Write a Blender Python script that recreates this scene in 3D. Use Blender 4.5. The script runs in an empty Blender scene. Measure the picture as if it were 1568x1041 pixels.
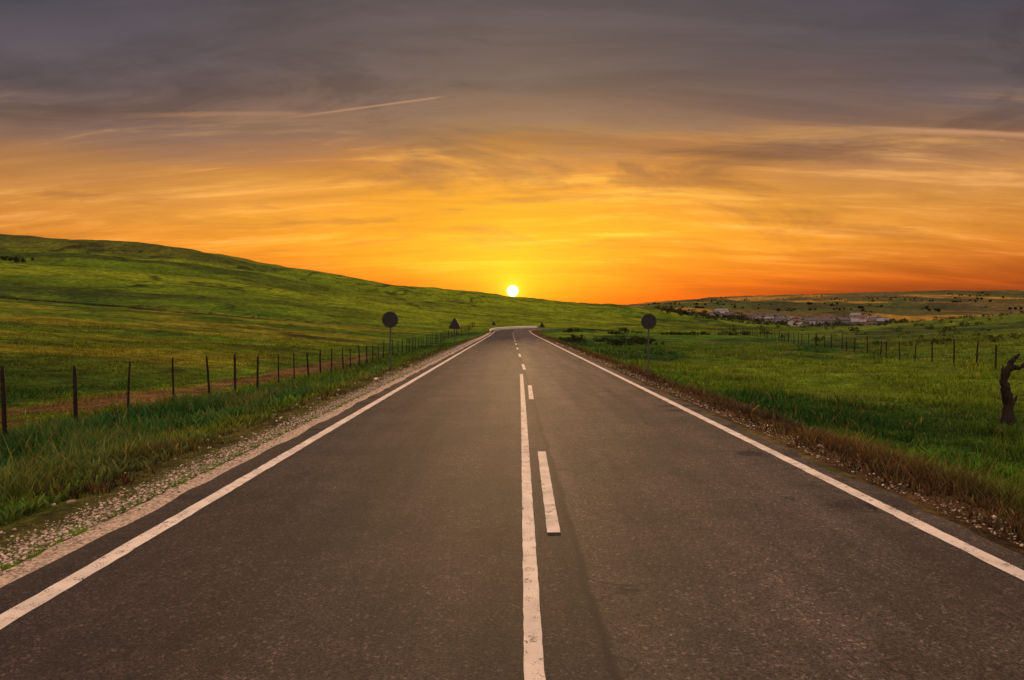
import bpy, bmesh, math, random
import numpy as np
from mathutils import Vector, Matrix
random.seed(4); rng=np.random.default_rng(4)
S=bpy.context.scene
S.view_settings.view_transform='Standard'; S.view_settings.look='None'; S.view_settings.exposure=0
F=1045.0; H=1.7
def lin(r,g,b):
    f=lambda c:(c/255/12.92) if c/255<=.04045 else ((c/255+.055)/1.055)**2.4
    return (f(r),f(g),f(b),1)
# ---------------------------------------------------------------- noise
def _h(ix,iy,s):
    n=(ix.astype(np.int64)*374761393+iy.astype(np.int64)*668265263+s*1274126177)&0xffffffff
    n=((n^(n>>13))*1274126177)&0xffffffff
    return ((n^(n>>16))&0xffff)/65535.0
def vn(x,y,s=0):
    x=np.asarray(x,float);y=np.asarray(y,float)
    ix=np.floor(x);iy=np.floor(y);fx=x-ix;fy=y-iy
    fx=fx*fx*(3-2*fx);fy=fy*fy*(3-2*fy)
    a=_h(ix,iy,s);b=_h(ix+1,iy,s);c=_h(ix,iy+1,s);d=_h(ix+1,iy+1,s)
    return (a*(1-fx)+b*fx)*(1-fy)+(c*(1-fx)+d*fx)*fy
def fbm(x,y,s=0,o=4):
    t=0;a=.5;n=0
    for i in range(o):
        t=t+a*vn(x*2**i,y*2**i,s+i*7);n+=a;a*=.5
    return t/n
def ss(a,b,x):
    t=np.clip((x-a)/(b-a),0,1);return t*t*(3-2*t)
# ---------------------------------------------------------------- road path
XC=.25;YS=124.;R=46.
path=[]
for y in list(np.arange(-30,40,1.))+list(np.arange(40,YS,2.5)): path.append((XC,y,0.,1.))
for k in range(0,41):
    a=math.radians(84)*k/40
    path.append((XC+R-R*math.cos(a),YS+R*math.sin(a),math.sin(a),math.cos(a)))
x0,y0,dx,dy=path[-1]
for k in range(1,16): path.append((x0+dx*6*k,y0+dy*6*k,dx,dy))
path=np.array(path)
def zroad(x,y):
    x=np.asarray(x,float);y=np.asarray(y,float)
    return .88*ss(95,180,y)-2.3*ss(7,48,x)*ss(120,150,y)
def roaddist(X,Y):
    X=np.asarray(X,float);Y=np.asarray(Y,float)
    d=np.abs(X-XC)
    d=np.where(Y>YS,1e6,d)
    m=(Y>YS-10)&(Y<260)&(X>-60)&(X<300)
    if m.any():
        px=path[(path[:,1]>YS-20)]
        xs=X[m];ys=Y[m];best=np.full(xs.shape,1e9)
        for i in range(len(px)-1):
            ax,ay=px[i,:2];bx,by=px[i+1,:2]
            L=(bx-ax)**2+(by-ay)**2
            t=np.clip(((xs-ax)*(bx-ax)+(ys-ay)*(by-ay))/L,0,1)
            best=np.minimum(best,np.hypot(xs-ax-t*(bx-ax),ys-ay-t*(by-ay)))
        d=d.copy();d[m]=np.minimum(d[m],best)
    return d
# ---------------------------------------------------------------- terrain
UK=np.array([-1800,-784,-634,-484,-334,-184,-84,0,100,170,300,450,600,784,1800.])
TAB={
100:[70,22,13,2,-12,-24,-27,-18,-24,-26,-26,-25,-20,0,30],
150:[90,37,27,17,4,-9,-15,-10,-11,-13,-15,-14,-1,15,40],
250:[120,82,74,60,38,17,5,-2,-4,-6,-9,-9,-2,14,40],
350:[140,112,105,90,64,38,26,17,9,5,-3,-10,-7,9,30],
450:[150,135,127,113,85,61,51,42,33,28,9,-8,-8,5,20],
550:[140,120,112,98,72,48,38,32,27,24,7,-7,-6,3,15],
700:[130,110,100,85,60,38,30,25,22,21,10,1,1,7,15],
1000:[100,80,70,60,40,28,22,20,22,24,24,19,18,22,30],
1500:[90,60,50,40,28,20,18,18,20,24,32,34,37,37,35],
2200:[80,50,40,30,20,18,18,20,24,27,38,43,48,50,48],
4000:[30,20,20,15,10,10,10,10,10,10,15,18,18,18,18],
9000:[2]*15}
TY=np.array(sorted(TAB));TV=np.array([TAB[int(k)] for k in TY],float)
UD=np.linspace(-1800,1800,721)
TD=np.array([np.interp(UD,UK,r) for r in TV])
ker=np.hanning(23);ker/=ker.sum()
TD=np.array([np.convolve(np.pad(r,11,mode='edge'),ker,'valid') for r in TD])
def zfar(X,Y):
    Yc=np.clip(Y,100,9000);U=np.clip(X/Yc*F,-1799,1799)
    lu=(U+1800)/5;iu=np.clip(lu.astype(int),0,719);fu=lu-iu
    ly=np.log(Yc);L=np.log(TY);iy=np.clip(np.searchsorted(L,ly)-1,0,len(TY)-2)
    fy=(ly-L[iy])/(L[iy+1]-L[iy]);fy=np.clip(fy,0,1)
    zz=TD*(TY[:,None]/F)+H
    g=lambda a,b:zz[a,b]
    z0=g(iy,iu)*(1-fu)+g(iy,iu+1)*fu
    z1=g(iy+1,iu)*(1-fu)+g(iy+1,iu+1)*fu
    fy=fy*.6+.4*fy*fy*(3-2*fy)
    return z0*(1-fy)+z1*fy
def znear(X,Y):
    DL=.62+.5*ss(12,32,Y)
    z=-DL*ss(3.9,8.0,-X)+np.maximum(0,-X-15)*.08
    xf=18+.2*np.maximum(Y,0)
    z=z-.95*ss(3.9,7.5,X)+np.maximum(0,X-xf)*.055
    return z
def zt(X,Y):
    X=np.asarray(X,float);Y=np.asarray(Y,float)
    w=ss(70,130,Y)
    z=znear(X,Y)*(1-w)+zfar(X,Y)*w
    d=roaddist(X,Y)
    off=ss(4.3,14,d)
    z=z+off*((fbm(X*.12,Y*.12,3)-.5)*.6+(fbm(X*.9,Y*.9,5,3)-.5)*.16)
    z=z+ss(100,300,Y)*(fbm(X*.012,Y*.012,9,5)-.5)*np.clip(Y*.014,0,12)
    z=z+ss(60,200,Y)*off*(fbm(X*.05,Y*.05,19,4)-.5)*np.clip(Y*.008,0,3)
    cw=1-ss(4.3,9+np.clip(Y-100,0,200)*.05,d)
    zc=zroad(X,Y)-.03
    side=np.where(d<3.7,zc,zc-.55*ss(3.9,7,d))
    wy=ss(60,110,Y)
    z=z*(1-cw*wy)+side*cw*wy
    z=np.where(d<3.75,np.minimum(z,zc),z)
    return z
def mesh_np(name,v,t,mat=None,col=None,smooth=False,quads=False):
    n=4 if quads else 3
    v=np.asarray(v,np.float32);t=np.asarray(t,np.int32)
    me=bpy.data.meshes.new(name)
    me.vertices.add(len(v));me.vertices.foreach_set('co',v.ravel())
    me.loops.add(t.size);me.loops.foreach_set('vertex_index',t.ravel())
    me.polygons.add(len(t));me.polygons.foreach_set('loop_start',np.arange(0,t.size,n,dtype=np.int32))
    try: me.polygons.foreach_set('loop_total',np.full(len(t),n,np.int32))
    except Exception: pass
    me.update(calc_edges=True);me.validate()
    if smooth: me.polygons.foreach_set('use_smooth',np.ones(len(t),bool))
    if col is not None:
        a=me.color_attributes.new('Col','FLOAT_COLOR','POINT')
        c=np.ones((len(v),4),np.float32);c[:,:3]=col;a.data.foreach_set('color',c.ravel())
    if mat: me.materials.append(mat)
    o=bpy.data.objects.new(name,me);S.collection.objects.link(o);return o
def grid_faces(r,c):
    i=np.arange(r-1)[:,None]*c+np.arange(c-1)[None,:]
    i=i.ravel();return np.stack([i,i+1,i+c+1,i+c],1)
# ---------------------------------------------------------------- ground colour
def mixc(a,b,t): return a*(1-t[:,None])+np.array(b)*t[:,None]
def gcol(X,Y):
    X=X.ravel();Y=Y.ravel();n=len(X)
    U=X/np.maximum(Y,1)*F
    c=np.tile(np.array([.056,.118,.010]),(n,1))
    a=fbm(X*.08,Y*.05,31);b=fbm(X*.5,Y*.35,37,3)
    c=mixc(c,[.130,.180,.011],ss(.35,.65,a))
    c=mixc(c,[.018,.058,.010],ss(.46,.66,fbm(X*.11,Y*.07,41))*.9)
    c=mixc(c,[.17,.16,.025],ss(.54,.82,b)*.5)
    lv=ss(-4.6,-5.6,X)*ss(-10.8,-10,X)*(1-ss(22,40,Y))
    c=mixc(c,[.026,.078,.020],lv*.85)
    c=mixc(c,[.14,.12,.025],lv*ss(.54,.72,fbm(X*.7,Y*.5,43,3))*.6)
    fl=ss(-14,-20,X)*ss(15,30,Y)*(1-ss(140,170,Y))
    lf=mixc(np.tile(np.array([.105,.150,.008]),(n,1)),[.22,.185,.013],ss(.38,.62,fbm(X*.03,Y*.10,51)))
    lf=mixc(lf,[.045,.08,.008],ss(.48,.66,fbm(X*.05,Y*.16,53))*.75)
    c=c*(1-fl[:,None])+lf*fl[:,None]
    fh=ss(140,190,Y)*(1-ss(600,900,Y))
    hl=mixc(np.tile(np.array([.105,.148,.007]),(n,1)),[.20,.225,.009],ss(.35,.62,fbm(X*.012,Y*.02,61))*.9)
    hl=mixc(hl,[.040,.055,.008],ss(.48,.66,fbm(X*.018,Y*.03,67))*.85)
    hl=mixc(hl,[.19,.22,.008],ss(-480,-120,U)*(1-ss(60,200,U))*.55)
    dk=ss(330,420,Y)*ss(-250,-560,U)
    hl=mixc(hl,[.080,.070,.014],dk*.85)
    rd=np.abs(fbm(X*.02+9,Y*.012,71,4)-.5)
    hl=mixc(hl,[.025,.030,.007],(1-ss(.0,.016,rd))*.9)
    rd=np.abs(fbm(X*.011+3,Y*.03,79,4)-.52)
    hl=mixc(hl,[.03,.035,.007],(1-ss(.0,.010,rd))*.8*(1-ss(380,430,Y)))
    hr=ss(250,420,U)*ss(380,500,Y)
    hl=mixc(hl,[.075,.080,.018],hr*.75)
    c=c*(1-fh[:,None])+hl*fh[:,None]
    yb=150+12*(fbm(X*.03,X*0,77)-.5)*2
    bd=(1-ss(1.,3.5,np.abs(Y-yb)))*ss(-25,-40,X)
    c=mixc(c,[.018,.023,.007],bd*.95)
    rd=np.abs(fbm(X*.035,Y*.04,72,3)-.5)
    c=mixc(c,[.04,.036,.012],(1-ss(.0,.014,rd))*.8*ss(30,60,Y)*(1-ss(150,170,Y)))
    ff=ss(600,800,Y)
    cell=_h(np.floor(X/150+.5*vn(X*.003,Y*.003,5)),np.floor(Y/220+.4*vn(X*.004,Y*.002,6)),12)
    dc=mixc(np.tile(np.array([.130,.088,.030]),(n,1)),[.36,.18,.03],ss(.66,.92,cell))
    dc=mixc(dc,[.075,.080,.020],ss(.42,.1,cell))
    dc=mixc(dc,[.045,.038,.018],ss(.52,.62,fbm(X*.012,Y*.008,91))*.65)
    c=c*(1-ff[:,None])+dc*ff[:,None]
    fr=ss(0,12,X-(20+.2*Y))*ss(25,50,Y)*(1-ss(450,550,Y))
    rr=mixc(np.tile(np.array([.110,.140,.012]),(n,1)),[.032,.052,.010],ss(.46,.64,fbm(X*.06,Y*.05,95)))
    c=c*(1-fr[:,None]*.8)+rr*fr[:,None]*.8
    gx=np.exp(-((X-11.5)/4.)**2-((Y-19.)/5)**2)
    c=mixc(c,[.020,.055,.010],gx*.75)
    j=(fbm(X*.6,Y*.35,81)-.5)*2.2
    near=1-ss(120,200,Y)
    dl=ss(3.6,3.8,-X)*(1-ss(4.2,5.2,-X+j))
    c=mixc(c,[.12,.068,.030],dl*near*.7)
    dr=ss(3.6,3.9,X)*(1-ss(4.6,6.6,X+j))
    c=mixc(c,[.105,.044,.024],dr*near*.85)
    tr=ss(10.6,11.6,-X+j*.3)*(1-ss(13.3,15.,-X+j*.5))*(1-ss(45,75,Y))
    c=mixc(c,[.20,.085,.038],tr*.85*ss(.3,.5,b+.1))
    lum=.66+.68*fbm(X*1.7,Y*1.1,99,3)
    return c*lum[:,None]
# ---------------------------------------------------------------- material helpers
def newmat(name):
    m=bpy.data.materials.new(name);m.use_nodes=True;nt=m.node_tree
    for n in list(nt.nodes): nt.nodes.remove(n)
    o=nt.nodes.new('ShaderNodeOutputMaterial');p=nt.nodes.new('ShaderNodeBsdfPrincipled')
    nt.links.new(p.outputs[0],o.inputs[0]);return m,nt,p
class N:
    def __init__(s,nt): s.nt=nt
    def put(s,sock,v):
        if isinstance(v,bpy.types.NodeSocket): s.nt.links.new(v,sock)
        else: sock.default_value=v
    def m(s,op,a,b=0.,c=0.,clamp=False):
        n=s.nt.nodes.new('ShaderNodeMath');n.operation=op;n.use_clamp=clamp
        s.put(n.inputs[0],a);s.put(n.inputs[1],b);s.put(n.inputs[2],c);return n.outputs[0]
    def mix(s,f,a,b,bt='MIX'):
        n=s.nt.nodes.new('ShaderNodeMix');n.data_type='RGBA';n.blend_type=bt
        s.put(n.inputs[0],f);s.put(n.inputs[6],a);s.put(n.inputs[7],b);return n.outputs[2]
    def sm(s,v,a,b,lo=0.,hi=1.):
        n=s.nt.nodes.new('ShaderNodeMapRange');n.interpolation_type='SMOOTHSTEP'
        s.put(n.inputs[0],v);n.inputs[1].default_value=a;n.inputs[2].default_value=b;n.inputs[3].default_value=lo;n.inputs[4].default_value=hi
        return n.outputs[0]
    def noise(s,vec,sc,det=4,rough=.55,dist=0.):
        n=s.nt.nodes.new('ShaderNodeTexNoise');s.put(n.inputs['Vector'],vec)
        n.inputs['Scale'].default_value=sc;n.inputs['Detail'].default_value=det;n.inputs['Roughness'].default_value=rough;n.inputs['Distortion'].default_value=dist
        return n.outputs[0]
    def vor(s,vec,sc):
        n=s.nt.nodes.new('ShaderNodeTexVoronoi');s.put(n.inputs['Vector'],vec);n.inputs['Scale'].default_value=sc;return n
    def comb(s,x,y,z):
        n=s.nt.nodes.new('ShaderNodeCombineXYZ');s.put(n.inputs[0],x);s.put(n.inputs[1],y);s.put(n.inputs[2],z);return n.outputs[0]
    def sep(s,v):
        n=s.nt.nodes.new('ShaderNodeSeparateXYZ');s.put(n.inputs[0],v);return n.outputs
    def obj(s): return s.nt.nodes.new('ShaderNodeTexCoord').outputs['Object']
    def bump(s,h,st,d=.02):
        n=s.nt.nodes.new('ShaderNodeBump');n.inputs['Strength'].default_value=st;n.inputs['Distance'].default_value=d;s.put(n.inputs['Height'],h);return n.outputs[0]
    def ramp(s,f,stops):
        n=s.nt.nodes.new('ShaderNodeValToRGB');e=n.color_ramp.elements
        while len(e)<len(stops): e.new(.5)
        for i,(p,c) in enumerate(stops): e[i].position=p
        for i,(p,c) in enumerate(stops): e[i].position=p;e[i].color=c
        s.put(n.inputs[0],f);return n.outputs[0]
def simple(name,col,rough=.7,ns=8.,amt=.3,metal=0.,bump=0.,spec=.3):
    m,nt,p=newmat(name);g=N(nt);v=g.obj()
    a=g.noise(v,ns,5);k=g.sm(a,.3,.7,1-amt,1+amt)
    c=g.mix(1.,(*col,1),g.comb(k,k,k),'MULTIPLY')
    g.put(p.inputs['Base Color'],c);p.inputs['Roughness'].default_value=rough;p.inputs['Metallic'].default_value=metal
    p.inputs['Specular IOR Level'].default_value=spec
    if bump: g.put(p.inputs['Normal'],g.bump(a,bump,.01))
    return m
mG,nt,p=newmat('meadow');g=N(nt);v=g.obj()
at=nt.nodes.new('ShaderNodeAttribute');at.attribute_name='Col'
n1=g.noise(v,6.,4,.7);n2=g.noise(v,.7,5,.7);n3=g.noise(v,.09,5,.65)
k=g.m('MULTIPLY',g.m('MULTIPLY',g.sm(n1,.3,.7,.55,1.45),g.sm(n2,.3,.7,.50,1.5)),g.sm(n3,.3,.7,.65,1.35))
c=g.mix(1.,at.outputs[0],g.comb(k,k,k),'MULTIPLY')
g.put(p.inputs['Base Color'],c);p.inputs['Roughness'].default_value=.95;p.inputs['Specular IOR Level'].default_value=.05
g.put(p.inputs['Normal'],g.bump(g.m('ADD',n1,g.m('MULTIPLY',n2,3.)),.9,.3))
def blademat(name):
    m,nt,p=newmat(name);g=N(nt)
    at=nt.nodes.new('ShaderNodeAttribute');at.attribute_name='Col'
    p.inputs['Roughness'].default_value=.7;p.inputs['Specular IOR Level'].default_value=.08
    g.put(p.inputs['Base Color'],at.outputs[0])
    t=nt.nodes.new('ShaderNodeBsdfTranslucent');g.put(t.inputs[0],at.outputs[0])
    mx=nt.nodes.new('ShaderNodeMixShader');mx.inputs[0].default_value=.3
    nt.links.new(p.outputs[0],mx.inputs[1]);nt.links.new(t.outputs[0],mx.inputs[2])
    out=[n for n in nt.nodes if n.type=='OUTPUT_MATERIAL'][0];nt.links.new(mx.outputs[0],out.inputs[0])
    return m
mB=blademat('grass_blades')
# asphalt
mA,nt,p=newmat('asphalt');g=N(nt);v=g.obj();s=g.sep(v)
wob=g.noise(v,1.3,4);xx=g.m('ADD',s[0],g.m('MULTIPLY',g.m('SUBTRACT',wob,.5),.12))
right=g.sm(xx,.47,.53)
vr=g.vor(v,110.);vc=g.sep(vr.outputs['Color'])
vr2=g.vor(v,55.);vc2=g.sep(vr2.outputs['Color'])
nf=g.noise(v,170.,2,.7);nb=g.noise(v,.8,5,.65);nm=g.noise(v,7.,5,.75)
st=g.comb(g.m('MULTIPLY',s[0],1.),g.m('MULTIPLY',s[1],.05),0.);ns=g.noise(st,1.9,4,.6)
grain=g.m('MULTIPLY',g.sm(vc[0],0.,1.,.40,1.65),g.sm(nf,.3,.7,.6,1.4))
g2=g.m('MULTIPLY',g.sm(vc2[0],.84,1.,1.,2.5),g.sm(vc2[1],.8,1.,1.,.5))
grain=g.m('MULTIPLY',grain,g2)
big=g.m('MULTIPLY',g.m('MULTIPLY',g.sm(nb,.3,.7,.72,1.28),g.sm(ns,.3,.7,.66,1.34)),g.sm(nm,.3,.7,.82,1.18))
k=g.m('MULTIPLY',grain,big)
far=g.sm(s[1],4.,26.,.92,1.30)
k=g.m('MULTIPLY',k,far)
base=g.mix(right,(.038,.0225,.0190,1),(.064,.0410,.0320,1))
seam=g.m('SUBTRACT',1.,g.sm(g.m('ABSOLUTE',g.m('SUBTRACT',xx,.50)),.008,.045))
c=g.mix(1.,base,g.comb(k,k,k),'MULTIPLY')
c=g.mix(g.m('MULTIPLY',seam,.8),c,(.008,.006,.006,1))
dv=nt.nodes.new('ShaderNodeVectorMath');dv.operation='ADD'
nz=nt.nodes.new('ShaderNodeTexNoise');nz.inputs['Scale'].default_value=1.8;nz.inputs['Detail'].default_value=4;nt.links.new(v,nz.inputs['Vector'])
nt.links.new(v,dv.inputs[0]);nt.links.new(nz.outputs[1],dv.inputs[1])
cr=nt.nodes.new('ShaderNodeTexVoronoi');cr.feature='DISTANCE_TO_EDGE';cr.inputs['Scale'].default_value=.8
nt.links.new(dv.outputs[0],cr.inputs['Vector'])
ck=g.m('MULTIPLY',g.m('SUBTRACT',1.,g.sm(cr.outputs[0],.0,.022)),g.sm(g.noise(v,.35,2),.46,.56))
ck=g.m('MULTIPLY',ck,g.sm(right,0.,1.,.15,1.))
c=g.mix(g.m('MULTIPLY',ck,.8),c,(.008,.006,.006,1))
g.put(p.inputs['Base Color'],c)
p.inputs['Roughness'].default_value=.82;p.inputs['Specular IOR Level'].default_value=.28
hh=g.m('ADD',g.m('MULTIPLY',vc[0],1.),nf)
g.put(p.inputs['Normal'],g.bump(hh,.9,.008))
mP,nt,p=newmat('road_paint');g=N(nt);v=g.obj()
w=g.m('ADD',g.m('MULTIPLY',g.noise(v,90.,4,.7),.55),g.m('MULTIPLY',g.noise(v,7.,5,.65),.45))
wear=g.sm(w,.535,.61)
c=g.mix(wear,(.80,.61,.49,1),(.09,.06,.05,1));k=g.sm(g.noise(v,3.,4),.3,.7,.8,1.08)
g.put(p.inputs['Base Color'],g.mix(1.,c,g.comb(k,k,k),'MULTIPLY'));p.inputs['Roughness'].default_value=.85;p.inputs['Specular IOR Level'].default_value=.15
g.put(p.inputs['Normal'],g.bump(w,.4,.005))
mGr=simple('gravel',(.46,.31,.22),.9,40.,.55,bump=.8,spec=.1)
# ---------------------------------------------------------------- build terrain
ys=np.concatenate([np.arange(-40,2,1.),2+np.cumsum(np.linspace(.12,.12,10))])
y=ys[-1];L=[]
while y<9000: y+=max(.14,y*.0085);L.append(y)
ys=np.concatenate([ys,L])
tt=np.linspace(-1,1,640);sj=np.sign(tt)*(np.abs(tt)*.75+.25*np.abs(tt)**3)*1.55
W=np.where(ys<0,7.5-ys*.8,7.5+ys*1.0)
X=sj[None,:]*W[:,None];Y=np.repeat(ys[:,None],len(sj),1)
Z=zt(X.ravel(),Y.ravel())
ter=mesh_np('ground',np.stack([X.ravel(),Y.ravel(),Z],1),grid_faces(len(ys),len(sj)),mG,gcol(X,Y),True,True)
# ---------------------------------------------------------------- road
def strip(name,pts,offs,z,mat,jit=None,skirt=0):
    v=[];n=len(offs)
    for i,(x,y,dx,dy) in enumerate(pts):
        for j,o in enumerate(offs):
            oo=o+(jit(j,x,y) if jit else 0)
            v.append((x+dy*oo,y-dx*oo,float(zroad(x,y))+z-(skirt if skirt and j in(0,n-1) else 0)))
    return mesh_np(name,v,grid_faces(len(pts),n),mat,None,False,True)
def dens(p,step):
    out=[]
    for i in range(len(p)-1):
        n=max(1,int(math.hypot(*(p[i+1,:2]-p[i,:2]))/step))
        if p[i,1]>45 or p[i,1]<0: n=1
        for k in range(n): out.append(p[i]+(p[i+1]-p[i])*k/n)
    out.append(p[-1]);return np.array(out)
pd=dens(path,.12)
def jt(j,x,y):
    if j<=1: return (float(fbm(y*1.3,0.,5,5))-.5)*.16
    if j>=4: return (float(fbm(y*1.3,3.,6,5))-.5)*.22
    return 0
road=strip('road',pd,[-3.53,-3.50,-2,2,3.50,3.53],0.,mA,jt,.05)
def mark(pts,w,z,name):
    return strip(name,pts,[-w/2,w/2],z,mP,lambda j,x,y:(float(vn(y*14,j*5.,3))-.5)*.006)
marks=[]
pe=pd[pd[:,0]<22]
marks.append(strip('edge_line',pe,[-3.22,-3.08],.004,mP,lambda j,x,y:(float(vn(y*9,j*5.,3))-.5)*.012))
marks.append(strip('edge_line',pe,[3.13,3.27],.004,mP,lambda j,x,y:(float(vn(y*9,j*5.,4))-.5)*.012))
sy=[-5,3.25,5.8,8.7,14,22.8];sx=[.09,.115,.150,.19,.26,.36]
def pl(y0,y1,fx):
    q=np.arange(y0,y1+.01,min(.1,(y1-y0)/8) if y0<30 else .5)
    return np.array([(fx(t),t,0,1) for t in q])
marks.append(mark(pl(-5,22.8,lambda t:float(np.interp(t,sy,sx))),.10,.004,'solid_line'))
dyk=[-5,5.5,9,15,18.5,28,60,195];dxk=[.3,.35,.41,.46,.52,.50,.42,.30]
y=5.5-9.7
while y<120:
    marks.append(mark(pl(y,y+3.5,lambda t:float(np.interp(t,dyk,dxk))),.105,.004,'dash'));y+=9.7
rm=bpy.data.objects.new('road_markings',None);S.collection.objects.link(rm)
for m_ in marks: m_.parent=rm
gp=pd[(pd[:,1]<118)]
shoulder=strip('gravel_shoulder',gp,[-4.10,-3.98,-3.7,-3.40],-.012,mGr,
   lambda j,x,y:(float(fbm(y*.9,j*2.,8,4))-.5)*(.30 if j<2 else 0))
mSt,nt,p=newmat('stone');g=N(nt);at=nt.nodes.new('ShaderNodeAttribute');at.attribute_name='Col'
k=g.sm(g.noise(g.obj(),60.,4),.3,.7,.7,1.25);g.put(p.inputs['Base Color'],g.mix(1.,at.outputs[0],g.comb(k,k,k),'MULTIPLY'));p.inputs['Roughness'].default_value=.9;p.inputs['Specular IOR Level'].default_value=.15
def stones(name,n,fx,y0,y1,smin,smax,cols):
    ico=bmesh.new();bmesh.ops.create_icosphere(ico,subdivisions=1,radius=1)
    bv=np.array([v.co[:] for v in ico.verts]);bf=np.array([[v.index for v in f.verts] for f in ico.faces]);ico.free()
    yy=np.exp(rng.uniform(np.log(y0),np.log(y1),n));xx=fx(yy,n)
    s_=smin+(smax-smin)*rng.random(n)**3
    s_=s_*(1+yy/30)
    rot=rng.uniform(0,6.28,n);zz=np.maximum(zt(xx,yy),-.012-.4*(np.abs(xx)>4.2))
    V=bv[None]*(1+.35*(rng.random((n,len(bv),1))-.5)*1.6)*s_[:,None,None]*np.stack([rng.uniform(.7,1.3,n),rng.uniform(.7,1.3,n),rng.uniform(.4,.8,n)],1)[:,None,:]
    cr,sr=np.cos(rot)[:,None],np.sin(rot)[:,None]
    V=np.stack([V[...,0]*cr-V[...,1]*sr+xx[:,None],V[...,0]*sr+V[...,1]*cr+yy[:,None],V[...,2]+zz[:,None]+s_[:,None]*.2],2)
    Fc=(bf[None]+(np.arange(n)*len(bv))[:,None,None]).reshape(-1,3)
    c=np.array(cols)[rng.integers(0,len(cols),n)]*rng.uniform(.6,1.3,(n,1))
    return mesh_np(name,V.reshape(-1,3),Fc,mSt,np.repeat(c,len(bv),0))
SC=[(.58,.41,.31),(.46,.32,.23),(.60,.45,.35),(.26,.17,.12)]
stones('gravel',22000,lambda y,n:-3.66+.14*rng.normal(size=n),2.5,75,.003,.014,SC)
stones('gravel',2500,lambda y,n:3.90+.2*np.abs(rng.normal(size=n)),2.5,60,.004,.014,SC)
stones('loose_stones',160,lambda y,n:np.where(rng.random(n)<.5,-4.0-rng.random(n)*.6,4.3+rng.random(n)*1.6),4,30,.02,.05,SC)
# ---------------------------------------------------------------- grass
def blades(name,n,y0,y1,umax,hf,wf,keep,tint=None,fixed=None,dryp=.07):
    yy=np.exp(rng.uniform(np.log(y0),np.log(y1),n));xx=rng.uniform(-umax,umax,n)*(yy+.5)
    k=keep(xx,yy);xx=xx[k];yy=yy[k];n=len(xx)
    zz=zt(xx,yy)-.01
    h=hf(xx,yy)*rng.uniform(.40,1.25,n);w=wf(xx,yy)*rng.uniform(.6,1.4,n)
    h=h*np.where(rng.random(n)<.03,1.6,1)
    a=rng.uniform(0,6.28,n);la=rng.uniform(0,6.28,n);le=h*rng.uniform(.1,.9,n)
    ax=np.stack([np.cos(a),np.sin(a),0*a],1);ld=np.stack([np.cos(la),np.sin(la),0*a],1)*le[:,None]
    P=np.stack([xx,yy,zz],1);up=np.array([0,0,1.])
    v0=P-ax*w[:,None]/2;v1=P+ax*w[:,None]/2
    M=P+up*(h*.6)[:,None]+ld*.4
    v2=M-ax*w[:,None]*.42;v3=M+ax*w[:,None]*.42;v4=P+up*h[:,None]+ld
    V=np.stack([v0,v1,v2,v3,v4],1).reshape(-1,3)
    b=(np.arange(n)*5)[:,None]
    T=np.stack([b+[0,1,3],b+[0,3,2],b+[2,3,4]],1).reshape(-1,3)
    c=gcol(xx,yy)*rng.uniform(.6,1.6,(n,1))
    if tint is not None: c=c*np.array(tint)
    if fixed is not None: c=np.array(fixed)[rng.integers(0,len(fixed),n)]*rng.uniform(.5,1.4,(n,1))
    dry=rng.random(n)<dryp;c[dry]=np.array([.22,.16,.05])*rng.uniform(.5,1.2,(dry.sum(),1))
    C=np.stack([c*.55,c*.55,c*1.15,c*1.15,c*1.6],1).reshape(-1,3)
    return mesh_np(name,V,T,mB,C)
def keep(x,y):
    d=fbm(x*.9,y*.9,111,3)
    k=((x<-3.92-.3*(d-.5))|(x>3.85+.3*(d-.3)))
    edge=np.minimum(np.abs(x+3.85),np.abs(x-3.85))
    pr=.22+.78*ss(.1,1.0,edge)
    tr=(x<-11)&(x>-13.6)&(y<55)
    pr=pr*np.where(tr,.15,1)*ss(.22,.5,d+.1)
    return k&(rng.random(len(x))<pr)
def hf(x,y):
    t=fbm(x*.6,y*.5,121,3)
    t2=fbm(x*2.2,y*1.8,123,2)
    h=.08+.22*ss(.4,.68,t)
    h=h+.10*ss(-4.8,-6.2,x)*ss(-11,-8.5,x)*(y<45)
    h=h*(.55+.9*t2)
    h=h*np.where(x<-11,.55,1)
    return h*(.35+.65*ss(0,1.3,np.minimum(np.abs(x+3.85),np.abs(x-3.8))))
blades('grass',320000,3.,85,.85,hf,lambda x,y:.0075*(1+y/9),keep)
def keepw(x,y):
    cl=fbm(x*1.2,y*1.0,131,3)>.50
    return ((x<-4.3)&(x>-9.5)&cl)|((x>4.6)&(x<9)&(fbm(x*1.2,y*1.0,131,3)>.57))
blades('verge_weeds',160000,3.,45,.85,lambda x,y:(.07+.32*fbm(x*1.3,y*1.1,141,3)**1.3)*(.5+.5*ss(4.2,5.4,np.abs(x))),lambda x,y:.026*(1+y/18),keepw,(.75,1.,1.1),None,.02)
def keepb(x,y):
    f=fbm(x*1.5,y*1.1,151,3)
    return ((x<-4.0)&(x>-5.2)&(f>.58))|((x>4.0)&(x<6.3)&(f>.5))
blades('dry_weeds',80000,3.,60,.85,lambda x,y:.04+.16*fbm(x*1.5,y*1.2,161,3),lambda x,y:.012*(1+y/14),keepb,None,[(.10,.036,.020),(.065,.028,.018),(.12,.065,.028),(.05,.055,.016)],.02)
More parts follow.
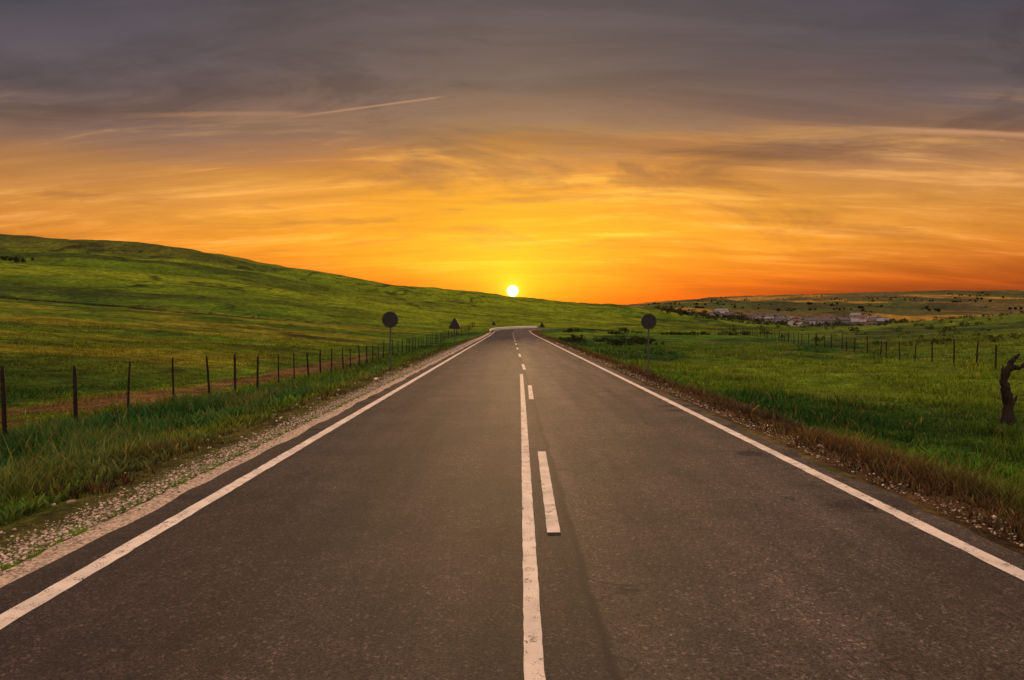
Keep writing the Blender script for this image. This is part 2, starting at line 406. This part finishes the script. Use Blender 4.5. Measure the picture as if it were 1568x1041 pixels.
# ---------------------------------------------------------------- parts helpers
def empty(name,loc=(0,0,0)):
    e=bpy.data.objects.new(name,None);e.location=loc;S.collection.objects.link(e);return e
def tube(bm,pts,rad,seg=8):
    rings=[]
    pts=[Vector(p) for p in pts]
    for i,p_ in enumerate(pts):
        d=(pts[min(i+1,len(pts)-1)]-pts[max(i-1,0)]).normalized()
        a=d.orthogonal().normalized() if abs(d.z)<.9 else Vector((1,0,0));a=(a-d*a.dot(d)).normalized();b=d.cross(a)
        r=rad[i] if hasattr(rad,'__len__') else rad
        rings.append([bm.verts.new(p_+(a*math.cos(2*math.pi*k/seg)+b*math.sin(2*math.pi*k/seg))*r) for k in range(seg)])
    for i in range(len(rings)-1):
        for k in range(seg): bm.faces.new((rings[i][k],rings[i][(k+1)%seg],rings[i+1][(k+1)%seg],rings[i+1][k]))
    bm.faces.new(rings[0][::-1]);bm.faces.new(rings[-1])
def bobj(name,bm,mat,parent=None,smooth=False):
    bmesh.ops.recalc_face_normals(bm,faces=bm.faces)
    me=bpy.data.meshes.new(name);bm.to_mesh(me);bm.free();me.materials.append(mat)
    if smooth:
        for f in me.polygons:f.use_smooth=True
    o=bpy.data.objects.new(name,me);S.collection.objects.link(o)
    if parent:o.parent=parent
    return o
mW=simple('weathered_wood',(.028,.019,.015),.9,30.,.5,bump=.5,spec=.1)
mWire=simple('wire',(.03,.025,.022),.8,10.,.2,spec=.05)
mSt2=simple('galvanised_steel',(.10,.09,.085),.55,12.,.25,metal=.4)
mSign=simple('sign_silhouette',(.022,.020,.020),.6,9.,.3)  # backlit silhouette painted into the sign face as near-black colour
mRim=simple('sign_rim',(.05,.035,.03),.5,9.,.2)
mWhite=simple('white_metal',(.85,.80,.74),.5,5.,.12)
def fence(name,pts,hgt,rad,wr=.0035):
    e=empty(name);bm=bmesh.new();tops=[]
    for i,(x,y) in enumerate(pts):
        z=float(zt(np.array([x]),np.array([y]))[0]);h=hgt*random.uniform(.92,1.1)
        lx=random.uniform(-.05,.05);ly=random.uniform(-.05,.05);r=rad*random.uniform(.75,1.25)
        P=[(x+lx*t*h+random.uniform(-.01,.01),y+ly*t*h,z-.15+(h+.15)*t) for t in(0,.3,.65,.93,1)]
        tube(bm,P,[r*1.1,r,r*.95,r*.85,r*.5],7);tops.append((x,y,z,h,lx,ly))
    bobj('posts',bm,mW,e)
    bm=bmesh.new()
    for a,b in zip(tops,tops[1:]):
        if a[1]>110: break
        for f in(.25,.5,.72,.92):
            pa=Vector((a[0]+a[4]*f*a[3],a[1],a[2]+a[3]*f));pb=Vector((b[0]+b[4]*f*b[3],b[1],b[2]+b[3]*f))
            m_=(pa+pb)/2-Vector((0,0,.02));tube(bm,[pa,m_,pb],wr*(1+a[1]/60),4)
    bobj('wires',bm,mWire,e)
fp=[(-10+random.uniform(-.08,.08),y+random.uniform(-.12,.12)) for y in np.arange(13.5-2.24*4,190,2.24)]
fence('wire_fence',fp,1.38,.036)
rp=[]
for y in np.concatenate([np.arange(20,190,2.7)]):
    rp.append((float(np.interp(y,[20,36,84,180],[22,25.8,35.5,56]))+random.uniform(-.2,.2),float(y)+random.uniform(-.4,.4)))
fence('wire_fence',rp,1.4,.045,.0025)
def sign(name,kind,x,y,ztop,size,parts=True):
    z=float(zt(np.array([x]),np.array([y]))[0]);e=empty(name,(x,y,z));hh=ztop-z
    bm=bmesh.new();tube(bm,[(0,0,-.3),(0,0,hh-.05*size)],.03,12);bobj('post',bm,mSt2,e)
    cz=hh-size/2
    def plate(r,th,yy,mat,nm):
        bm=bmesh.new()
        if kind=='round': P=[(r*math.cos(a),r*math.sin(a)) for a in np.linspace(0,2*math.pi,49)[:-1]]
        else:
            P=[];R0=r*1.12
            for k in range(3):
                a=math.pi/2+k*2*math.pi/3;c_=(R0*.86*math.cos(a),R0*.86*math.sin(a)-r*.2)
                for q in np.linspace(-1,1,7): P.append((c_[0]+R0*.14*math.cos(a+q),c_[1]+R0*.14*math.sin(a+q)))
        f=bm.faces.new([bm.verts.new((px,yy,cz+pz)) for px,pz in P])
        ex=bmesh.ops.extrude_face_region(bm,geom=[f])
        bmesh.ops.translate(bm,verts=[v for v in ex['geom'] if isinstance(v,bmesh.types.BMVert)],vec=(0,th,0))
        bobj(nm,bm,mat,e)
    plate(size/2,.02,-.06,mRim,'plate');plate(size/2*.88,.006,-.067,mSign,'face')
    bm=bmesh.new()
    for q in(-.22,.22):
        tube(bm,[(-size*.3,-.035,cz+q*size),(size*.3,-.035,cz+q*size)],.012,6)
    bobj('brackets',bm,mSt2,e)
sign('traffic_sign','round',-4.58,26.,2.15,.62)
sign('traffic_sign','round',5.25,26.,2.07,.60)
sign('warning_sign','tri',-3.85,47.,2.10,.86)
sign('warning_sign','tri',-4.1,165.,2.3,1.1)
sign('warning_sign','tri',5.6,122.,1.9,1.0)
# guardrail round the bend
e=empty('guardrail');bm=bmesh.new();bp=bmesh.new()
gpth=[q for q in path if q[1]>112];prev=None
prof=[(-.0,.02),(.06,.14),(.02,.25),(.02,.33),(.10,.42),(-.06,.50)]
for i,q in enumerate(gpth):
    x,y,dx,dy=q;nx,ny=-dy,dx
    if x>9: break
    ring=[bm.verts.new((x+nx*(3.75-a),y+ny*(3.75-a),float(zroad(x,y))+b)) for a,b in prof]
    if prev:
        for k in range(5): bm.faces.new((prev[k],prev[k+1],ring[k+1],ring[k]))
    prev=ring
    if i%2==0: tube(bp,[(x+nx*3.85,y+ny*3.85,-1.),(x+nx*3.85,y+ny*3.85,float(zroad(x,y))+.45)],.05,6)
bobj('rail',bm,mWhite,e);bobj('posts',bp,mSt2,e)
# dead tree trunk
e=empty('dead_tree');bx,by=13.45,18.4;bz=float(zt(np.array([bx]),np.array([by]))[0])
bm=bmesh.new()
def limb(P,r): 
    Q=[];RR=[]
    for i in range(len(P)-1):
        for k in range(4):
            t=k/4;Q.append([P[i][c]*(1-t)+P[i+1][c]*t+random.uniform(-.018,.018) for c in range(3)]);RR.append((r[i]*(1-t)+r[i+1]*t)*random.uniform(.9,1.12))
    Q.append(P[-1]);RR.append(r[-1]);tube(bm,[(bx+a,by+b,bz+c) for a,b,c in Q],RR,10)
limb([(0,0,-.2),(-.02,0,.15),(.03,.02,.5),(-.06,0,.85),(-.10,.03,1.15),(.0,.0,1.5),(.14,.02,1.75),(.30,0,1.9)],[.26,.16,.12,.13,.10,.09,.075,.03])
limb([(.0,0,1.5),(.18,.05,1.55),(.34,.08,1.5),(.5,.1,1.62),(.62,.1,1.85)],[.08,.07,.055,.04,.012])
limb([(-.1,.03,1.2),(-.16,0,1.42),(-.13,.05,1.6)],[.07,.04,.012])
limb([(.03,0,.5),(.2,.05,.62),(.28,0,.8)],[.08,.05,.01])
bobj('trunk',bm,mW,e,True)
# ---------------------------------------------------------------- bushes
mL=blademat('bush_leaves')
def leafcloud(name,specs,leaf,nper,col=(.022,.034,.010)):
    Vs=[];Cs=[]
    for (x,y,w,h) in specs:
        z=float(zt(np.array([x]),np.array([y]))[0])
        n=nper;nb=max(3,int(nper/40))
        cc=rng.normal(size=(nb,3))*np.array([.3*w,.3*w,.22*h])+np.array([0,0,.4*h]);cc[:,2]=np.clip(cc[:,2],.1*h,.8*h)
        rr=rng.uniform(.18,.34,nb)*min(w,h*1.5)
        i=rng.integers(0,nb,n);d=rng.normal(size=(n,3));d/=np.linalg.norm(d,axis=1)[:,None]
        P=cc[i]+d*(rr[i]*rng.uniform(.6,1.05,n))[:,None];P[:,2]=np.maximum(P[:,2],0.02)
        P+=np.array([x,y,z-.05])
        a=rng.normal(size=(n,3));a/=np.linalg.norm(a,axis=1)[:,None];b=np.cross(a,rng.normal(size=(n,3)));b/=np.linalg.norm(b,axis=1)[:,None]
        L_=leaf*w*rng.uniform(.6,1.3,(n,1))
        Vs.append(np.stack([P-a*L_,P+b*L_*.6,P+a*L_],1).reshape(-1,3))
        lum=(.5+.8*rng.random(nb))[i]*rng.uniform(.7,1.3,n)
        Cs.append(np.repeat(np.array(col)[None]*lum[:,None],3,0))
    V=np.concatenate(Vs);return mesh_np(name,V,np.arange(len(V)).reshape(-1,3),mL,np.concatenate(Cs))
sp=[]
for k in range(26):
    y=random.uniform(78,104);sp.append(((868+130*random.random()-782)/F*y,y,random.uniform(1.,2.6),random.uniform(.5,.9)))
for k in range(24):
    y=random.uniform(125,150);sp.append(((850+330*random.random()-782)/F*y,y,random.uniform(1.2,2.8),random.uniform(.5,1.)))
leafcloud('bushes',sp,.06,360,(.035,.042,.012))
leafcloud('round_bush',[((953-782)/F*110,110.,1.5,1.8)],.05,900)
sp=[]
for k in range(190):
    y=math.exp(random.uniform(math.log(60),math.log(420)));u=random.uniform(330,900);x=u/F*y
    if x<float(np.interp(y,[20,84,180],[22,35.5,56]))+3: continue
    w=random.uniform(.6,1.8)*(1+y/300);sp.append((x,y,w,w*.42))
leafcloud('scrub_bushes',sp,.08,120,(.05,.058,.016))
sp=[]
for k in range(260):
    y=random.uniform(400,720);u=random.uniform(220,640)
    w=random.uniform(3,7);sp.append((u/F*y,y,w*1.5,w*.7))
for k in range(90):
    y=random.uniform(900,1900);u=random.uniform(220,830)
    w=random.uniform(5,11);sp.append((u/F*y,y,w*2.5,w*.4))
leafcloud('distant_trees',sp,.08,120,(.042,.042,.016))
sp=[]
for k in range(40):
    x=random.uniform(-140,-40);y=150+random.uniform(-4,4);w=random.uniform(.5,1.3);sp.append((x,y,w,w*.4))
for k in range(14): sp.append((-212+random.uniform(-16,14),285+random.uniform(-6,6),random.uniform(3,6),random.uniform(1.2,2.2)))
leafcloud('hedge_scrub',sp,.07,140,(.03,.035,.012))
# ---------------------------------------------------------------- village
mWalls=[simple('render_wall',c,.85,.6,.15,spec=.1) for c in[(.60,.55,.56),(.40,.36,.38),(.30,.25,.25),(.20,.17,.18)]]
mRoofs=[simple('roof_tiles',c,.85,1.5,.3,spec=.1) for c in[(.15,.08,.06),(.11,.09,.09),(.24,.20,.21)]]
mWin=simple('window_glass',(.03,.03,.035),.3,1.,.1)
def box(bm,x0,x1,y0,y1,z0,z1):
    vs=[bm.verts.new(p_) for p_ in[(x0,y0,z0),(x1,y0,z0),(x1,y1,z0),(x0,y1,z0),(x0,y0,z1),(x1,y0,z1),(x1,y1,z1),(x0,y1,z1)]]
    for f in[(0,3,2,1),(4,5,6,7),(0,1,5,4),(1,2,6,5),(2,3,7,6),(3,0,4,7)]: bm.faces.new([vs[i] for i in f])
def house(x,y,w,d,h,flat,rot,wm,rf):
    z=float(zt(np.array([x]),np.array([y]))[0]);e=empty('house',(x,y,z-.3));e.rotation_euler=(0,0,rot)
    bm=bmesh.new();box(bm,-w/2,w/2,-d/2,d/2,-2,h)
    if not flat:
        rh=d*.22
        for s_ in(-1,1):
            vs=[bm.verts.new((s_*w/2*.999,-d/2,h+.01)),bm.verts.new((s_*w/2*.999,d/2,h+.01)),bm.verts.new((s_*w/2*.999,0,h+rh))];bm.faces.new(vs)
    bobj('walls',bm,wm,e)
    bm=bmesh.new()
    if flat: box(bm,-w/2-.2,w/2+.2,-d/2-.2,d/2+.2,h+.02,h+.35);box(bm,-w*.1,w*.2,-1,1.5,h+.36,h+2.)
    else:
        rh=d*.22;o=.4;pr=[(-d/2-o,h-.05),(0,h+rh+.1),(d/2+o,h-.05),(d/2+o,h+.15),(0,h+rh+.35),(-d/2-o,h+.15)]
        A=[bm.verts.new((-w/2-o,a,b)) for a,b in pr];B=[bm.verts.new((w/2+o,a,b)) for a,b in pr]
        for k in range(6): bm.faces.new((A[k],A[(k+1)%6],B[(k+1)%6],B[k]))
        for q in(A,B): bm.faces.new((q[0],q[1],q[4],q[5]));bm.faces.new((q[1],q[2],q[3],q[4]))
        box(bm,w*.2,w*.2+.9,-.5,.5,h+rh*.6,h+rh+1.3)
    bobj('roof',bm,rf,e)
    bm=bmesh.new();st=max(1,int(h/2.8));nw=max(2,int(w/3))
    for f in range(st):
        for k in range(nw):
            cx=-w/2+(k+.5)*w/nw
            if f==0 and k==nw//2: continue
            box(bm,cx-.5,cx+.5,-d/2-.04,-d/2+.05,f*2.8+1.2,f*2.8+2.4)
    bobj('windows',bm,mWin,e)
    bm=bmesh.new();cx=-w/2+(nw//2+.5)*w/nw;box(bm,cx-.5,cx+.5,-d/2-.05,-d/2+.05,.3,2.4);bobj('door',bm,mW,e)
spec=[(1054,620,8,4),(1069,660,9,4),(1094,660,9,5),(1105,680,12,8),(1116,650,8,5.5),(1129,670,11,5.5),(1142,650,12,5),(1157,670,10,5),(1168,610,8,4),(1184,650,17,6),(1180,570,11,4),
 (1199,560,9,4.5),(1214,530,10,4),(1228,560,11,4.5),(1241,510,9,4),(1253,570,10,5),(1263,620,8,5),(1276,540,10,4.5),(1289,510,9,4.5),(1297,600,11,5),(1307,530,9,4),(1318,600,8,6),(1327,550,9,4),(1340,570,10,5),(1353,540,8,4),
 (1206,650,10,5),(1236,660,9,5),(1311,670,9,6),(1331,660,8,6),(1268,490,9,4),(1291,680,11,5),(1346,650,9,5),(1250,670,8,5.5),(1218,480,8,4),(1176,510,8,4),(1316,480,9,4)]
for i,(px,y,w,h) in enumerate(spec):
    house((px-782)/F*y,y,w,random.uniform(6,10),h,random.random()<.35,random.uniform(-.8,.8)-.1,mWalls[0 if i in(3,4,9,5,2) else random.randrange(4)],random.choice(mRoofs))
# ---------------------------------------------------------------- camera
cam=bpy.data.cameras.new('camera');cam.lens=24;cam.sensor_width=36;cam.clip_end=30000;cam.clip_start=.05
co=bpy.data.objects.new('camera',cam);S.collection.objects.link(co);co.location=(0,0,H)
co.rotation_euler=(math.radians(90-1.4),0,math.radians(-.11));S.camera=co
# ---------------------------------------------------------------- sun
EL=math.atan(49.5/F);AZ=math.atan(3/F)
sd=Vector((math.sin(AZ)*math.cos(EL),math.cos(AZ)*math.cos(EL),math.sin(EL)))
sl=bpy.data.lights.new('sun','SUN');sl.energy=2.2;sl.angle=math.radians(.5);sl.color=(1,.58,.25)
so=bpy.data.objects.new('sun',sl);S.collection.objects.link(so);so.rotation_euler=sd.to_track_quat('Z','Y').to_euler();so.location=sd*300
# ---------------------------------------------------------------- sky
w=bpy.data.worlds.new('World');S.world=w;w.use_nodes=True;nt=w.node_tree
try: w.cycles.sampling_method='MANUAL';w.cycles.sample_map_resolution=512
except Exception: pass
for n in list(nt.nodes): nt.nodes.remove(n)
g=N(nt);out=nt.nodes.new('ShaderNodeOutputWorld');bg=nt.nodes.new('ShaderNodeBackground');nt.links.new(bg.outputs[0],out.inputs[0])
tc=nt.nodes.new('ShaderNodeTexCoord');v=tc.outputs['Generated'];x,y,z=g.sep(v)
zc=g.m('MAXIMUM',z,0.)
den=g.m('ADD',zc,.18)
px=g.m('DIVIDE',x,den);py=g.m('DIVIDE',y,den)
pc=g.comb(g.m('MULTIPLY',px,.7),g.m('MULTIPLY',py,1.7),0.)
nA=g.noise(pc,1.1,6,.62,.5);
pc2=g.comb(g.m('ADD',g.m('MULTIPLY',px,.55),7.),g.m('ADD',g.m('MULTIPLY',py,2.8),g.m('MULTIPLY',px,.10)),3.)
nB=g.noise(pc2,1.7,7,.66,.5)
pc3=g.comb(g.m('MULTIPLY',px,1.),g.m('ADD',g.m('MULTIPLY',py,2.0),g.m('MULTIPLY',px,-.15)),21.7);nC=g.noise(pc3,1.2,6,.6,.7)
zz=g.m('ADD',zc,g.m('MULTIPLY',g.m('SUBTRACT',nA,.5),g.sm(zc,.05,.3,.02,.14)))
cen=[(0,lin(218,64,6)),(.038,lin(240,86,4)),(.062,lin(252,124,2)),(.095,lin(255,156,2)),(.14,lin(255,168,6)),(.18,lin(240,156,28)),(.22,lin(204,130,50)),(.265,lin(142,104,76)),(.33,lin(106,90,84)),(.43,lin(86,78,80)),(.6,lin(80,75,80))]
sid=[(0,lin(84,36,28)),(.036,lin(118,48,26)),(.055,lin(184,82,22)),(.08,lin(212,114,34)),(.11,lin(218,134,46)),(.15,lin(208,138,64)),(.185,lin(182,126,76)),(.225,lin(128,100,84)),(.28,lin(92,82,86)),(.36,lin(68,65,76)),(.6,lin(66,65,80))]
cC=g.ramp(zz,cen);cS=g.ramp(zz,sid)
az=g.m('DIVIDE',x,g.m('MAXIMUM',y,.01))
aw=g.m('MULTIPLY',g.m('EXPONENT',g.m('MULTIPLY',g.m('POWER',g.m('ABSOLUTE',g.m('DIVIDE',az,.46)),2.),-1.)),g.sm(y,0.,.3))
col=g.mix(aw,cS,cC)
band=g.m('MULTIPLY',g.sm(zc,.05,.12),g.m('SUBTRACT',1.,g.sm(zc,.20,.29)))
st=g.m('MULTIPLY',g.sm(nB,.50,.68),band)
col=g.mix(g.m('MULTIPLY',st,.48),col,g.mix(aw,lin(234,172,100),lin(255,192,66)))
dk=g.m('MULTIPLY',g.sm(nC,.50,.66),g.sm(zc,.06,.14))
col=g.mix(g.m('MULTIPLY',dk,.5),col,g.mix(g.sm(zc,.13,.26),lin(176,106,50),lin(66,57,60)))
k=g.m('MULTIPLY',g.sm(nA,.25,.75,.82,1.18),g.sm(nB,.25,.75,.82,1.18))
col=g.mix(1.,col,g.comb(k,k,k),'MULTIPLY')
def contrail(x1,y1,x2,y2,wd,amt,col):
    a=Vector(((x1-782)/F,1,(495-y1)/F)).normalized();b=Vector(((x2-782)/F,1,(495-y2)/F)).normalized()
    nn=a.cross(b).normalized();m_=(a+b).normalized();L_=math.acos(a.dot(b))/2
    t=(b-a).normalized()
    def dot(vec):
        n=nt.nodes.new('ShaderNodeVectorMath');n.operation='DOT_PRODUCT';nt.links.new(v,n.inputs[0]);n.inputs[1].default_value=vec;return n.outputs['Value']
    d=g.m('ABSOLUTE',g.m('ADD',dot(nn),g.m('MULTIPLY',g.m('SUBTRACT',nB,.5),wd*2.5)))
    f=g.m('SUBTRACT',1.,g.sm(d,0.,wd))
    al=dot(t);f=g.m('MULTIPLY',f,g.m('MULTIPLY',g.sm(al,-L_*1.0+t.dot(m_),-L_*.0+t.dot(m_)),g.m('SUBTRACT',1.,g.sm(al,L_*.75+t.dot(m_),L_+t.dot(m_)))))
    f=g.m('MULTIPLY',g.m('MULTIPLY',f,g.sm(nC,.35,.55,.4,1.)),g.sm(y,0.,.2))
    return g.mix(g.m('MULTIPLY',f,amt),col,lin(205,150,108))
col=contrail(400,190,690,150,.0024,.5,col)
col=contrail(120,180,480,178,.005,.25,col)
col=contrail(1250,196,1700,214,.007,.7,col)
vd=nt.nodes.new('ShaderNodeVectorMath');vd.operation='DOT_PRODUCT';nt.links.new(v,vd.inputs[0]);vd.inputs[1].default_value=sd
ang=g.m('ARCCOSINE',g.m('MINIMUM',vd.outputs['Value'],1.))
gl=g.m('EXPONENT',g.m('MULTIPLY',ang,-12.));gl2=g.m('EXPONENT',g.m('MULTIPLY',ang,-95.))
col=g.mix(1.,col,g.mix(gl,(0,0,0,1),(.35,.36,.0,1)),'ADD')
col=g.mix(1.,col,g.mix(gl2,(0,0,0,1),(.8,.6,.05,1)),'ADD')
disc=g.m('SUBTRACT',1.,g.sm(ang,.0072,.0084))
col=g.mix(disc,col,(9,7.8,4.6,1))
zen_fill=g.sm(z,.46,.80)  # fill glow added to the sky above the view, lights the ground
col=g.mix(1.,col,g.mix(zen_fill,(0,0,0,1),(1.10,.88,.70,1)),'ADD')
back_fill=g.m('MULTIPLY',g.sm(g.m('MULTIPLY',y,-1.),.05,.6),g.sm(z,.0,.12))  # fill glow added to the unseen sky behind the camera, for frontal light
col=g.mix(1.,col,g.mix(back_fill,(0,0,0,1),(.50,.40,.31,1)),'ADD')
sk=nt.nodes.new('ShaderNodeTexSky');sk.sky_type='NISHITA';sk.sun_disc=False;sk.sun_elevation=EL;sk.sun_rotation=AZ;sk.dust_density=2.
sn=g.mix(1.,sk.outputs[0],(.010,.008,.008,1),'MULTIPLY')
col=g.mix(1.,col,sn,'ADD')
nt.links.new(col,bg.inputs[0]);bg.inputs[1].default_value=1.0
